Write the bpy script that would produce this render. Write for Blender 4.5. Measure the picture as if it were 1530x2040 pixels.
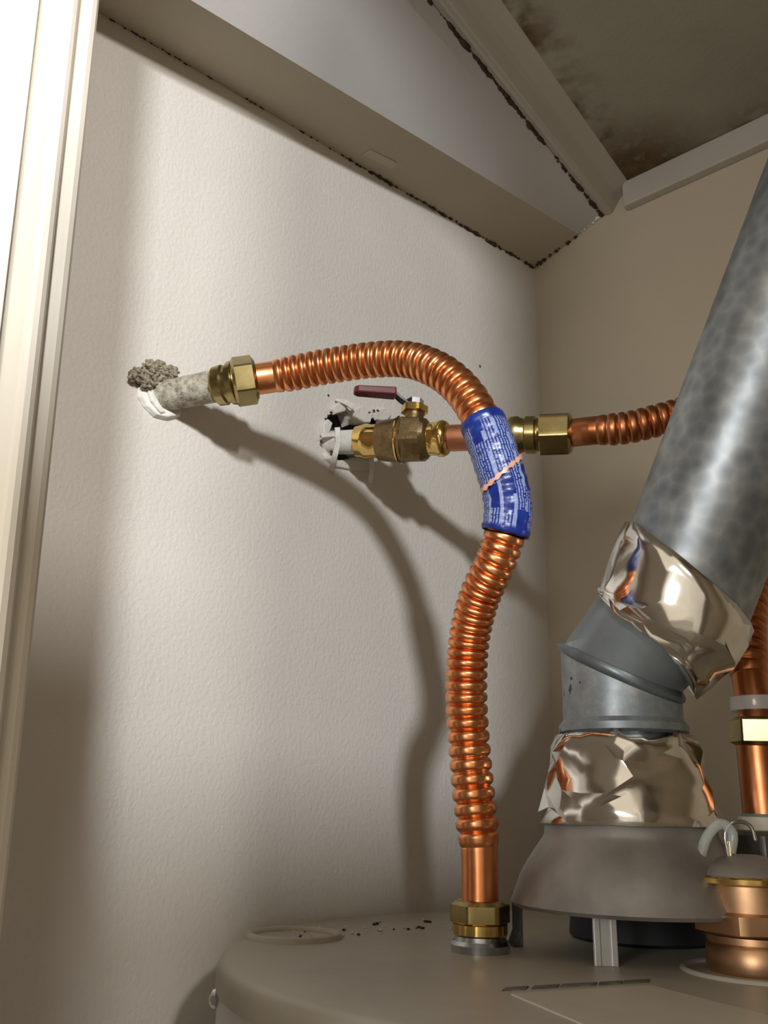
import bpy, bmesh, math, random
from mathutils import Vector, Matrix, noise
from math import sin, cos, pi, radians, sqrt, hypot, tan
rnd = random.Random(7)
for o in list(bpy.data.objects): bpy.data.objects.remove(o)
SC = bpy.context.scene; COL = SC.collection

# ------------------------------------------------------------------ camera
F_PX = 1800.0; PITCH = radians(18); ROLL = radians(1.2); YAW = radians(43)
CAM = Vector((.508, 0, 1.527))
F0 = Vector((-sin(YAW), cos(YAW), 0)); R0 = Vector((cos(YAW), sin(YAW), 0)); ZZ = Vector((0, 0, 1))
FW = F0*cos(PITCH)+ZZ*sin(PITCH); U0 = ZZ*cos(PITCH)-F0*sin(PITCH)
RT = R0*cos(ROLL)+U0*sin(ROLL); UP = U0*cos(ROLL)-R0*sin(ROLL)
cd = bpy.data.cameras.new('camera'); cam = bpy.data.objects.new('camera', cd); COL.objects.link(cam)
cd.sensor_fit = 'VERTICAL'; cd.sensor_height = 34.0; cd.lens = 34.0*F_PX/2040; cd.clip_start = .01
cam.matrix_world = Matrix(((RT.x, UP.x, -FW.x, CAM.x), (RT.y, UP.y, -FW.y, CAM.y), (RT.z, UP.z, -FW.z, CAM.z), (0, 0, 0, 1)))
SC.camera = cam
# ------------------------------------------------------------------ world, lights, exposure
SC.view_settings.view_transform = 'Standard'; SC.view_settings.look = 'None'
SC.view_settings.gamma = 1; SC.view_settings.use_curve_mapping = False
SC.view_settings.exposure = 1.12
w = bpy.data.worlds.new('room_world'); SC.world = w; w.use_nodes = True
w.node_tree.nodes['Background'].inputs[0].default_value = (1.0, .86, .66, 1)
w.node_tree.nodes['Background'].inputs[1].default_value = .36
def area(name, loc, to, size, power, color):
    l = bpy.data.lights.new(name, 'AREA'); l.shape = 'DISK'; l.size = size; l.energy = power; l.color = color
    o = bpy.data.objects.new(name, l); COL.objects.link(o); o.location = loc
    o.rotation_euler = (Vector(to)-Vector(loc)).to_track_quat('-Z', 'Y').to_euler(); return o
area('ceiling_lamp_light', (1.70, -.90, 2.30), (.15, .45, 1.7), .15, 15.5, (.93, .97, 1.0))
area('second_ceiling_bulb_light', (2.00, -.60, 2.24), (.1, .3, 1.7), .17, 11.5, (1.0, .96, .90))
area('front_fill_light', (.66, -1.15, 1.66), (.2, .5, 1.6), .42, 3.3, (.97, .98, 1.0))  # added soft fill from behind the camera, brightens hood, foil and heater top

# ------------------------------------------------------------------ picture measurements -> real positions
def ray(px, py): return (FW*F_PX+RT*(px-765)+UP*(1020-py)).normalized()
def at(px, py, D):                      # the point at horizontal distance D from the lens
    d = ray(px, py); return CAM+d*(D/hypot(d.x, d.y))
def onx(px, py, X=0): d = ray(px, py); return CAM+d*((X-CAM.x)/d.x)
def ony(px, py, Y): d = ray(px, py); return CAM+d*((Y-CAM.y)/d.y)
def onz(px, py, Z_): d = ray(px, py); return CAM+d*((Z_-CAM.z)/d.z)
def pj(P):
    d = Vector(P)-CAM; z = d.dot(FW); return 765+F_PX*d.dot(RT)/z, 1020-F_PX*d.dot(UP)/z

# ------------------------------------------------------------------ materials
class NT:
    def __init__(s, name):
        s.m = bpy.data.materials.new(name); s.m.use_nodes = True; s.t = s.m.node_tree
        s.b = s.t.nodes['Principled BSDF']; s.L = s.t.links.new
    def n(s, typ, **k):
        x = s.t.nodes.new(typ)
        for a, v in k.items():
            if a.startswith('i_'):
                key = a[2:]; key = int(key) if key.isdigit() else key.replace('_', ' ')
                if isinstance(v, bpy.types.NodeSocket): s.L(v, x.inputs[key])
                else: x.inputs[key].default_value = v
            else: setattr(x, a, v)
        return x
    def coord(s, which='Object'): return s.n('ShaderNodeTexCoord').outputs[which]
    def noise(s, scale, detail=4, vec=None, rough=.55):
        x = s.n('ShaderNodeTexNoise', i_Scale=scale, i_Detail=detail, i_Roughness=rough)
        s.L(vec if vec is not None else s.coord(), x.inputs['Vector']); return x.outputs['Fac']
    def ramp(s, fac, stops):
        x = s.n('ShaderNodeValToRGB'); s.L(fac, x.inputs[0]); e = x.color_ramp.elements
        while len(e) < len(stops): e.new(.5)
        for q, (p, c) in zip(e, stops): q.position = p; q.color = c if len(c) == 4 else (*c, 1)
        return x.outputs[0]
    def math(s, op, a, b=0.0, clamp=False):
        x = s.n('ShaderNodeMath', operation=op, use_clamp=clamp)
        for i, v in ((0, a), (1, b)):
            if isinstance(v, bpy.types.NodeSocket): s.L(v, x.inputs[i])
            else: x.inputs[i].default_value = v
        return x.outputs[0]
    def mix(s, fac, a, b, mode='MIX'):
        x = s.n('ShaderNodeMix', data_type='RGBA', blend_type=mode)
        for i, v in ((0, fac), (6, a), (7, b)):
            if isinstance(v, bpy.types.NodeSocket): s.L(v, x.inputs[i])
            else: x.inputs[i].default_value = v if i == 0 else ((*v, 1) if len(v) == 3 else v)
        return x.outputs[2]
    def set(s, **k):
        for a, v in k.items():
            key = a.replace('_', ' ')
            if isinstance(v, bpy.types.NodeSocket): s.L(v, s.b.inputs[key])
            else: s.b.inputs[key].default_value = (*v, 1) if isinstance(v, tuple) and len(v) == 3 else v
        return s
    def bump(s, h, strength=.3, dist=.001, prev=None):
        x = s.n('ShaderNodeBump', i_Strength=strength, i_Distance=dist); s.L(h, x.inputs['Height'])
        if prev is not None: s.L(prev, x.inputs['Normal'])
        s.L(x.outputs[0], s.b.inputs['Normal']); return x.outputs[0]

def paint(name, col, rough=.6, bump=.25, specks=True, scale=330, vary=.05):
    t = NT(name); big = t.noise(5, 3)
    c = t.ramp(big, [(.3, tuple(v*(1-vary) for v in col)), (.7, tuple(min(1, v*(1+vary)) for v in col))])
    if specks:
        v = t.n('ShaderNodeTexVoronoi', i_Scale=13.0); t.L(t.coord(), v.inputs['Vector'])
        sp = t.math('LESS_THAN', v.outputs['Distance'], .027)
        gate = t.math('GREATER_THAN', t.noise(9, 1), .53)
        c = t.mix(t.math('MULTIPLY', sp, gate), c, (.09, .06, .035))
    t.set(Base_Color=c, Roughness=rough)
    t.bump(t.noise(scale, 3), bump, .0012)
    return t.m
def metal(name, col, rough=.25, col2=None, nscale=60, bump=.0, rvar=.1, metallic=1.0):
    t = NT(name); n = t.noise(nscale, 5)
    c = t.ramp(n, [(.35, col), (.68, col2 or tuple(v*.75 for v in col))])
    r = t.n('ShaderNodeMapRange', i_To_Min=max(.03, rough-rvar), i_To_Max=rough+rvar); t.L(t.noise(nscale*.6, 4), r.inputs[0])
    t.set(Base_Color=c, Roughness=r.outputs[0], Metallic=metallic)
    if bump: t.bump(n, bump, .0008)
    return t.m
def plain(name, col, rough=.6, nscale=80, vary=.12, bump=.15):
    t = NT(name); n = t.noise(nscale, 4)
    t.set(Base_Color=t.ramp(n, [(.3, tuple(v*(1-vary) for v in col)), (.7, tuple(min(1, v*(1+vary)) for v in col))]), Roughness=rough)
    if bump: t.bump(n, bump, .001)
    return t.m

M = {}
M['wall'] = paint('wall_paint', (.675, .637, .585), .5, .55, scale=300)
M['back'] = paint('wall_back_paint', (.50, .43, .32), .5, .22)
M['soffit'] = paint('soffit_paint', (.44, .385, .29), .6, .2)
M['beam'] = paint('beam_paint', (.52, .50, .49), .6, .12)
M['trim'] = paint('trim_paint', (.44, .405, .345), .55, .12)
M['casing'] = paint('casing_paint', (.93, .95, .95), .45, .06, False)
M['jamb'] = paint('jamb_paint', (.70, .645, .56), .5, .12, False, 120)
M['floor'] = plain('floor_concrete', (.30, .28, .25), .8, 12)
M['leaf'] = paint('shade_leaf_paint', (.80, .78, .74), .5, .06, False)
# mouldy ceiling
t = NT('ceiling_paint'); co = t.coord(); sx = t.n('ShaderNodeSeparateXYZ'); t.L(co, sx.inputs[0])
line = t.math('SUBTRACT', sx.outputs[0], t.math('ADD', .1285, t.math('MULTIPLY', t.math('SUBTRACT', .8, sx.outputs[1]), .124)))
dy = t.math('SUBTRACT', .80, sx.outputs[1])
n1 = t.noise(26, 5); n2 = t.noise(70, 4)
edge = t.math('SUBTRACT', 1.0, t.math('MULTIPLY', t.math('ABSOLUTE', line), 26), True)
corner = t.math('SUBTRACT', 1.0, t.math('MULTIPLY', t.math('SQRT', t.math('ADD', t.math('POWER', line, 2.0), t.math('POWER', dy, 2.0))), 8.5), True)
m1 = t.math('MULTIPLY', edge, t.ramp(n1, [(.45, (0, 0, 0)), (.62, (1, 1, 1))]))
m2 = t.math('MULTIPLY', corner, t.ramp(n2, [(.28, (.5, .5, .5)), (.5, (1, 1, 1))]))
m2 = t.math('MULTIPLY', m2, 1.7, True)
msk = t.math('MAXIMUM', m1, m2, True)
ec = t.math('MULTIPLY', t.math('SUBTRACT', 1.0, t.math('MULTIPLY', t.math('ABSOLUTE', t.math('SUBTRACT', dy, .01)), 22), True), t.ramp(n1, [(.4, (.1, .1, .1)), (.6, (.7, .7, .7))]))
msk = t.math('MAXIMUM', msk, ec, True)
base = t.ramp(t.noise(6, 3), [(.3, (.27, .25, .19)), (.7, (.32, .295, .225))])
t.set(Base_Color=t.mix(msk, base, t.ramp(n2, [(.3, (.045, .028, .010)), (.7, (.14, .085, .03))])), Roughness=.75)
t.bump(t.noise(200, 3), .2, .001); M['ceiling'] = t.m

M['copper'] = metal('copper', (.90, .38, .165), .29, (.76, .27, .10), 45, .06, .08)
M['copper_shaded'] = metal('copper_shaded', (.58, .23, .10), .34, (.46, .16, .06), 45, .06, .08)  # same metal as copper, with shade put into a darker, browner colour
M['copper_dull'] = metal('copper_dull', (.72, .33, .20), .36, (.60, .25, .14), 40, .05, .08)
M['brass'] = metal('brass', (.42, .335, .15), .28, (.30, .235, .10), 60, .06, .08)
M['brass_shiny'] = metal('brass_shiny', (.88, .62, .22), .14, (.78, .52, .17), 40, 0, .05)
M['bronze'] = metal('bronze_casting', (.33, .235, .12), .42, (.24, .165, .08), 240, .35, .08)
M['bronze_valve'] = metal('bronze_valve', (.62, .38, .21), .42, (.50, .29, .15), 60, .15, .08)
M['zinc'] = metal('zinc_nipple', (.55, .57, .58), .3, (.40, .42, .43), 60, .1, .1)
M['chrome'] = metal('chrome', (.75, .77, .82), .15, (.6, .62, .68), 60, 0, .05)
M['hood'] = metal('hood_metal', (.36, .34, .31), .48, (.20, .185, .165), 20, .1, .08, .6)
M['leg'] = metal('hood_leg', (.58, .57, .54), .45, (.48, .47, .44), 40, .1, .08, .7)
M['dark_leg'] = metal('dark_leg', (.10, .09, .08), .5, (.07, .06, .055), 40, .1, .1, .6)
# spangled galvanised sheet
t = NT('galvanised_sheet')
v = t.n('ShaderNodeTexVoronoi', i_Scale=110.0); t.L(t.coord(), v.inputs['Vector'])
nn = t.noise(22, 6, rough=.65); a = t.math('ADD', t.math('MULTIPLY', v.outputs['Distance'], .35), t.math('MULTIPLY', nn, .75))
t.set(Base_Color=t.ramp(a, [(.38, (.19, .212, .228)), (.60, (.30, .325, .337)), (.80, (.46, .48, .48))]), Metallic=.62,
      Roughness=t.ramp(nn, [(.3, (.30,)*3), (.7, (.46,)*3)])); t.bump(a, .10, .0006); M['galv'] = t.m
t = NT('galvanised_blotched')
nn = t.noise(30, 6, rough=.7); n3 = t.noise(75, 3)
c = t.ramp(nn, [(.35, (.17, .195, .21)), (.55, (.29, .325, .34)), (.72, (.50, .48, .44))])
c = t.mix(t.math('GREATER_THAN', n3, .66), c, (.05, .05, .05))
t.set(Base_Color=c, Metallic=.45, Roughness=.42); t.bump(nn, .1, .0006); M['galv_blotch'] = t.m
# foil tape
t = NT('foil_tape'); n1 = t.noise(55, 3)
t.set(Base_Color=t.ramp(n1, [(.3, (.78, .76, .72)), (.7, (.90, .88, .85))]), Metallic=1.0, Roughness=.13)
t.bump(t.noise(60, 1), .12, .004); M['foil'] = t.m
t = NT('old_painted_pipe'); n1 = t.noise(190, 6, rough=.7); n2 = t.noise(240, 3)
t.set(Base_Color=t.ramp(n1, [(.34, (.16, .12, .07)), (.46, (.36, .325, .24)), (.60, (.55, .52, .44))]), Roughness=.75); t.bump(n1, .9, .0022)
M['oldpipe'] = t.m
M['white_pipe'] = plain('paint_coated_metal', (.62, .60, .55), .5, 120, .15, .4)
M['plaster'] = plain('plaster', (.80, .78, .73), .85, 150, .14, .7)
M['wool'] = plain('insulation', (.27, .235, .17), .95, 420, .5, 1.0)
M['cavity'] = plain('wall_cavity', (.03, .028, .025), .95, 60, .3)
M['grime'] = plain('grime', (.045, .032, .018), .9, 300, .4, .6)
M['heater_top'] = plain('heater_top_enamel', (.40, .365, .30), .42, 30, .07, .04)
M['jacket'] = plain('heater_jacket_lit_enamel', (.62, .62, .63), .35, 20, .04, .02)  # lighter and bluer than the top: light on the side put into the colour
M['sticker'] = plain('sticker_paper', (.52, .475, .385), .5, 30, .05, .02)
M['ink'] = plain('sticker_ink', (.12, .105, .08), .6, 120, .5, 0)
M['black'] = plain('black_plastic', (.008, .008, .009), .6, 60, .2)
M['grip'] = plain('red_vinyl_grip', (.13, .012, .02), .35, 60, .15, .05)
M['ring'] = plain('cream_plastic', (.52, .49, .38), .5, 60, .1)
M['teal'] = plain('teal_seal', (.10, .17, .17), .5, 60, .1)
M['cap'] = metal('cap_metal', (.38, .34, .31), .5, (.30, .27, .24), 50, .05, .1, .6)
t = NT('clear_plastic'); t.set(Base_Color=(.66, .70, .66), Roughness=.12, Alpha=.45); t.bump(t.noise(60, 2), .2, .001); M['clear'] = t.m
# blue label: printed lines of tiny text running along the hose
t = NT('blue_label'); uv = t.coord('UV'); s = t.n('ShaderNodeSeparateXYZ'); t.L(uv, s.inputs[0])
U_, V_ = s.outputs[0], s.outputs[1]
def lines(N, width, vs, thr, usc=None):
    f = t.math('FRACT', t.math('MULTIPLY', U_, N)); on = t.math('LESS_THAN', f, width)
    row = t.math('FLOOR', t.math('MULTIPLY', U_, N))
    cmb = t.n('ShaderNodeCombineXYZ'); t.L(t.math('MULTIPLY', row, 7.31), cmb.inputs[0]); t.L(t.math('MULTIPLY', V_, vs), cmb.inputs[1])
    nz = t.n('ShaderNodeTexNoise', i_Scale=1.0, i_Detail=2.0); t.L(cmb.outputs[0], nz.inputs['Vector'])
    return t.math('MULTIPLY', on, t.math('GREATER_THAN', nz.outputs['Fac'], thr))
small = lines(46, .55, 90, .43); bold = lines(11, .26, 3.0, .50)
zone = t.ramp(V_, [(.0, (0,)*3), (.07, (0,)*3), (.10, (1,)*3), (.93, (1,)*3), (.96, (0,)*3)])
blk = t.n('ShaderNodeTexNoise', i_Scale=1.0, i_Detail=1.0)
cmb = t.n('ShaderNodeCombineXYZ'); t.L(t.math('FLOOR', t.math('MULTIPLY', U_, 11)), cmb.inputs[0]); t.L(t.math('MULTIPLY', V_, 2.4), cmb.inputs[1]); cmb.inputs[2].default_value = 3.3
t.L(cmb.outputs[0], blk.inputs['Vector'])
area_on = t.math('GREATER_THAN', blk.outputs['Fac'], .44)
ink = t.math('MULTIPLY', zone, t.math('MAXIMUM', t.math('MULTIPLY', small, area_on), bold))
c = t.mix(t.math('MULTIPLY', ink, .62), t.ramp(t.noise(60, 3), [(.3, (.006, .014, .15)), (.75, (.015, .045, .30))]), (.46, .54, .80))
t.set(Base_Color=c, Roughness=.30); t.bump(t.noise(130, 3), .4, .001); M['label'] = t.m

# ------------------------------------------------------------------ builders
def link(name, me, mat, parent=None, smooth=True):
    if smooth:
        for p in me.polygons: p.use_smooth = True
    o = bpy.data.objects.new(name, me); COL.objects.link(o)
    if mat is not None: me.materials.append(M[mat] if isinstance(mat, str) else mat)
    if parent is not None:
        o.parent = parent; o.matrix_parent_inverse = parent.matrix_world.inverted()
    return o
def mk(name, V, Fs, mat, parent=None, smooth=True, angle=None):
    me = bpy.data.meshes.new(name); me.from_pydata([tuple(v) for v in V], [], Fs); me.update()
    bm = bmesh.new(); bm.from_mesh(me); bmesh.ops.recalc_face_normals(bm, faces=bm.faces); bm.to_mesh(me); bm.free()
    o = link(name, me, mat, parent, smooth)
    if smooth and angle: me.set_sharp_from_angle(angle=radians(angle))
    return o
def empty(name, loc, label=None, cat=None, group=None):
    o = bpy.data.objects.new(name, None); COL.objects.link(o); o.location = loc; o.empty_display_size = .02
    o.matrix_world = Matrix.Translation(Vector(loc))
    if label: o['label'] = label; o['category'] = cat
    if group: o['group'] = group
    return o
def tag(o, label, cat, group=None):
    o['label'] = label; o['category'] = cat
    if group: o['group'] = group
    return o
def frame(ax):
    ax = Vector(ax).normalized(); ref = ZZ if abs(ax.z) < .9 else Vector((1, 0, 0))
    a = (ref-ax*ref.dot(ax)).normalized(); return a, ax.cross(a)
def revolve(name, O, ax, prof, mat, parent=None, n=48, ang=35, hexes=(), rot=0.0, closed=False, fn=None, smooth=True):
    """prof: (distance along axis, radius). Indices in hexes get a hexagonal section (flat-to-flat = 2r)."""
    O = Vector(O); ax = Vector(ax).normalized(); a, b = frame(ax); V = []; Fs = []
    for i, (t_, r) in enumerate(prof):
        for k in range(n):
            th = 2*pi*k/n; rr = r
            if i in hexes:
                ph = (th+rot) % (pi/3)-pi/6; rr = min(r/cos(ph), r*1.125)
            if fn: rr = fn(i, th, rr)
            V.append(O+ax*t_+(a*cos(th)+b*sin(th))*rr)
    m = len(prof)
    for i in range(m-1):
        for k in range(n): Fs.append((i*n+k, i*n+(k+1) % n, (i+1)*n+(k+1) % n, (i+1)*n+k))
    if closed:
        for k in range(n): Fs.append(((m-1)*n+k, (m-1)*n+(k+1) % n, (k+1) % n, k))
    else:
        Fs.append(tuple(range(n))); Fs.append(tuple(range((m-1)*n, m*n)))
    return mk(name, V, Fs, mat, parent, smooth, ang)
def catmull(P, step=.004):
    P = [Vector(p) for p in P]; Q = [P[0]*2-P[1]]+P+[P[-1]*2-P[-2]]; out = []
    for i in range(1, len(Q)-2):
        a, b, c, d = Q[i-1:i+3]; n = max(3, int((c-b).length/step))
        for k in range(n):
            t_ = k/n
            out.append(.5*((2*b)+(c-a)*t_+(2*a-5*b+4*c-d)*t_*t_+(3*b-a-3*c+d)*t_**3))
    out.append(P[-1]); return out
class Path:
    def __init__(s, P, step=.004):
        s.p = catmull(P, step); s.s = [0]
        for a, b in zip(s.p, s.p[1:]): s.s.append(s.s[-1]+(b-a).length)
        s.L = s.s[-1]
    def __call__(s, d):
        import bisect
        d = min(max(d, 0), s.L); i = min(max(bisect.bisect_right(s.s, d)-1, 0), len(s.p)-2)
        f = (d-s.s[i])/max(1e-9, s.s[i+1]-s.s[i]); return s.p[i].lerp(s.p[i+1], f)
    def near(s, px, py):
        return min(((pj(q)[0]-px)**2+(pj(q)[1]-py)**2, d) for q, d in zip(s.p, s.s))[1]
def sweep(name, path, d0, d1, rfun, mat, parent=None, step=.001, n=40, caps=True, uv=False, ang=None, fn=None, center=None):
    m = max(2, int((d1-d0)/step)); V = []; Fs = []; prev = None; e = .003
    for i in range(m+1):
        d = d0+(d1-d0)*i/m; c = path(d); tan_ = (path(d+e)-path(d-e)).normalized()
        if prev is None: a, _ = frame(tan_)
        else: a = (prev-tan_*prev.dot(tan_)).normalized()
        prev = a; b = tan_.cross(a); r = rfun(d)
        if center: c = c+center(d)
        for k in range(n):
            th = 2*pi*k/n; rr = fn(d, th, r) if fn else r
            V.append(c+(a*cos(th)+b*sin(th))*rr)
    for i in range(m):
        for k in range(n): Fs.append((i*n+k, i*n+(k+1) % n, (i+1)*n+(k+1) % n, (i+1)*n+k))
    if caps: Fs += [tuple(range(n)), tuple(range(m*n, (m+1)*n))]
    o = mk(name, V, Fs, mat, parent, True, ang)
    if uv:
        u = o.data.uv_layers.new(name='UVMap')
        for f in o.data.polygons:
            if len(f.vertices) > 4: continue
            ks = [v % n for v in f.vertices]; wrap = max(ks)-min(ks) > 2
            for li, v in zip(f.loop_indices, f.vertices):
                k = v % n; k = k+n if wrap and k == 0 else k
                u.data[li].uv = (k/n, (v//n)/m)
    return o
def box(name, x0, x1, y0, y1, z0, z1, mat, parent=None, bev=0):
    V = [(x, y, z) for z in (z0, z1) for y in (y0, y1) for x in (x0, x1)]
    Fs = [(0, 1, 3, 2), (4, 5, 7, 6), (0, 1, 5, 4), (2, 3, 7, 6), (0, 2, 6, 4), (1, 3, 7, 5)]
    o = mk(name, V, Fs, mat, parent, False)
    if bev:
        b = o.modifiers.new('bevel', 'BEVEL'); b.width = bev; b.segments = 3
    return o
def loft(name, A, B, mat, parent=None, bev=0):
    n = len(A); V = list(A)+list(B)
    Fs = [tuple(range(n)), tuple(range(n, 2*n))]+[(i, (i+1) % n, n+(i+1) % n, n+i) for i in range(n)]
    o = mk(name, V, Fs, mat, parent, False)
    if bev:
        b = o.modifiers.new('bevel', 'BEVEL'); b.width = bev; b.segments = 3
    return o
def bar(name, P, wdt, thk, side, mat, parent=None, bev=.0004):
    """flat strap along points P, width along side, thickness across"""
    P = [Vector(p) for p in P]; V = []
    sd = Vector(side).normalized()
    for i, p in enumerate(P):
        tg = (P[min(i+1, len(P)-1)]-P[max(i-1, 0)]).normalized(); s_ = (sd-tg*sd.dot(tg)).normalized(); nrm = tg.cross(s_)
        ww = wdt[i] if isinstance(wdt, (list, tuple)) else wdt; tt = thk[i] if isinstance(thk, (list, tuple)) else thk
        for a, b in ((-1, -1), (1, -1), (1, 1), (-1, 1)): V.append(p+s_*a*ww/2+nrm*b*tt/2)
    Fs = [(0, 1, 2, 3), tuple(range(4*len(P)-4, 4*len(P)))]
    for i in range(len(P)-1):
        for k in range(4): Fs.append((4*i+k, 4*i+(k+1) % 4, 4*i+4+(k+1) % 4, 4*i+4+k))
    o = mk(name, V, Fs, mat, parent, False)
    if bev: b = o.modifiers.new('bevel', 'BEVEL'); b.width = bev; b.segments = 2
    return o
def rock(bm, c, r, sq=(1, 1, 1), sub=2, amp=.45, seed=0):
    g = bmesh.ops.create_icosphere(bm, subdivisions=sub, radius=1)
    for v in g['verts']:
        n_ = noise.noise(v.co*1.7+Vector((seed*3.1, seed, 0)))*amp+noise.noise(v.co*4+Vector((seed, 5, 1)))*amp*.5
        q = v.co*(1+n_)*r; v.co = Vector(c)+Vector((q.x*sq[0], q.y*sq[1], q.z*sq[2]))
def bmobj(name, bm, mat, parent=None, smooth=True):
    me = bpy.data.meshes.new(name); bm.to_mesh(me); bm.free(); return link(name, me, mat, parent, smooth)
def struct(o): o['kind'] = 'structure'; return o

# ------------------------------------------------------------------ room shell
YB = .80; ZC = 2.19; XR = .98; YF = .10; TH = .03
def ragged(pts, amp=.0012, sub=5, seed=1):
    out = []; n = len(pts); r = random.Random(seed)
    for i in range(n):
        a, b = Vector(pts[i]), Vector(pts[(i+1) % n])
        for k in range(sub): out.append(a.lerp(b, k/sub)+Vector((0, r.uniform(-amp, amp), r.uniform(-amp, amp))))
    return out
hole1 = ragged([onx(*q) for q in ((262, 742), (300, 728), (330, 733), (352, 752), (356, 790), (352, 815), (325, 812), (290, 775), (268, 765))], .0010, 3, 3)
hole2 = ragged([onx(*q) for q in ((637, 868), (655, 828), (676, 812), (692, 822), (700, 842), (735, 838), (762, 826), (772, 845), (752, 880), (758, 915), (735, 920), (705, 910), (690, 925), (668, 918), (655, 900), (641, 892))], .0014, 3, 5)
bm = bmesh.new()
def loop(P): 
    vs = [bm.verts.new(p) for p in P]; return [bm.edges.new((vs[i], vs[(i+1) % len(vs)])) for i in range(len(vs))], vs
outer = [(0, .02, 0), (0, YB, 0), (0, YB, ZC+.1), (0, .02, ZC+.1)]
E_, _ = loop([Vector(p) for p in outer]); hv = []
for h in (hole1, hole2): e2, vs = loop(h); E_ += e2; hv.append(vs)
bmesh.ops.triangle_fill(bm, use_beauty=True, use_dissolve=False, edges=E_)
for vs in hv:                                               # thickness of the board around each hole
    back = [bm.verts.new(v.co+Vector((-.012, 0, 0))) for v in vs]
    for i in range(len(vs)): j = (i+1) % len(vs); bm.faces.new((vs[i], vs[j], back[j], back[i]))
wl = struct(bmobj('wall_left', bm, 'wall', None, False))
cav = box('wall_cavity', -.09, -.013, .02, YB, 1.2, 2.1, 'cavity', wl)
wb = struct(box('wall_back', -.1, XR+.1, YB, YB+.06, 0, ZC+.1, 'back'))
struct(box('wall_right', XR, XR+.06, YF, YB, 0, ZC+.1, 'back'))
struct(box('floor', -.1, 2.4, -2.0, YB, -.05, 0, 'floor'))
struct(box('ceiling', -.1, XR+.06, YF-.04, YB, ZC, ZC+.06, 'ceiling'))
struct(box('wall_front', .74, XR+.06, YF-.08, YF, 0, ZC+.1, 'wall'))
# soffit along the left wall, its cove strip and the batten along the back wall
def ext(a, b, y): a, b = Vector(a), Vector(b); f = (y-a.y)/(b.y-a.y); return a.lerp(b, f)
L1 = (onx(220, 40), onx(1063, 534)); p2 = ony(1155, 468, YB)
L2 = (onx(380, 0, p2.x), p2)
L3 = (onz(855, 0, 2.176), ony(1200, 430, YB))
L3b = (onz(902, 14, 2.166), ony(1220, 425, YB))
L4 = (onz(1000, 0, ZC), ony(1258, 374, YB)); L4[1].z = ZC
Y0 = .09
def sec(y): return [ext(*L1, y), ext(*L2, y), ext(*L3, y), Vector((ext(*L3, y).x, y, ZC+.02)), Vector((0, y, ZC+.02))]
far_ = sec(YB); near_ = sec(Y0)
for q in (far_[0], far_[4], near_[0], near_[4]): q.x = 0
NY, NX = 24, 8
V = []; Fs = []; MI = []
for i in range(NY+1):
    c5 = sec(Y0+(YB-Y0)*i/NY); c5[0].x = 0; c5[4].x = 0
    V += [c5[0], c5[1]]+[c5[1].lerp(c5[2], k/NX) for k in range(1, NX)]+[c5[2], c5[3], c5[4]]
m_ = len(V)//(NY+1)
for i in range(NY):
    for k in range(m_): Fs.append((i*m_+k, i*m_+(k+1) % m_, (i+1)*m_+(k+1) % m_, (i+1)*m_+k)); MI.append(1 if k == 0 else 0)
Fs += [tuple(range(m_)), tuple(range(NY*m_, (NY+1)*m_))]; MI += [0, 0]
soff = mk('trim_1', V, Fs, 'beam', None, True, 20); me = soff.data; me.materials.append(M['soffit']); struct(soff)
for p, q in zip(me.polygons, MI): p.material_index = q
def cove(y):
    a, b_, c = ext(*L3, y), ext(*L3b, y), ext(*L4, y)
    mid = b_.lerp(c, .5)+Vector((-.002, 0, .002))
    return [a+Vector((0, 0, .001)), a.lerp(b_, .5)+Vector((.0, 0, -.001)), b_, mid, c, Vector((c.x, y, ZC+.015)), Vector((a.x, y, ZC+.015))]
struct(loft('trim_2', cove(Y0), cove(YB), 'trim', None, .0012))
bt = [ony(1258, 405, YB-.012), ony(1530, 277, YB-.012)]
zb = (bt[0].z+bt[1].z)/2
struct(box('trim_3', L4[1].x-.006, XR, YB-.012, YB, zb, ZC, 'trim', None, .002))
# crumbs and dirt squeezed out of the joints
def crumbs(name, line, cnt, seed, parent, rr=(.0006, .0022), mat='grime', dens=None, jit=.0012):
    r = random.Random(seed); bm = bmesh.new(); cl = [r.random() for _ in range(14)]
    for i in range(cnt):
        f = min(1, max(0, r.choice(cl)+r.gauss(0, .018))) if i % 3 else r.random(); p = Vector(line[0]).lerp(Vector(line[1]), f)
        rock(bm, p+Vector((r.uniform(-jit, jit), 0, r.uniform(-jit, jit))), r.uniform(*rr)*(1 if r.random() < .85 else 1.7), (1, 2.2, .9), 1, .5, i)
    o = bmobj(name, bm, mat, parent); o['kind'] = 'stuff'; return o
crumbs('joint_dirt', (L1[0]+Vector((.001, 0, 0)), L1[1]+Vector((.001, 0, 0))), 170, 1, soff, (.0003, .0009), jit=.0006)
crumbs('joint_dirt', (ext(*L1, .5)+Vector((.001, 0, 0)), L1[1]+Vector((.001, 0, 0))), 90, 2, soff, (.0005, .0019), jit=.001)
crumbs('joint_dirt', (ext(*L3, .40), L3[1]), 260, 3, soff, (.0005, .0022), jit=.001)
crumbs('joint_dirt', (L1[1]+Vector((0, -.002, 0)), p2+Vector((0, -.002, 0))), 60, 4, soff, (.0005, .0016), jit=.0012)
crumbs('joint_dirt', (p2+Vector((0, -.002, 0)), L3[1]+Vector((0, -.002, 0))), 30, 5, soff, (.0004, .0012), 'plaster', jit=.001)
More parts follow.
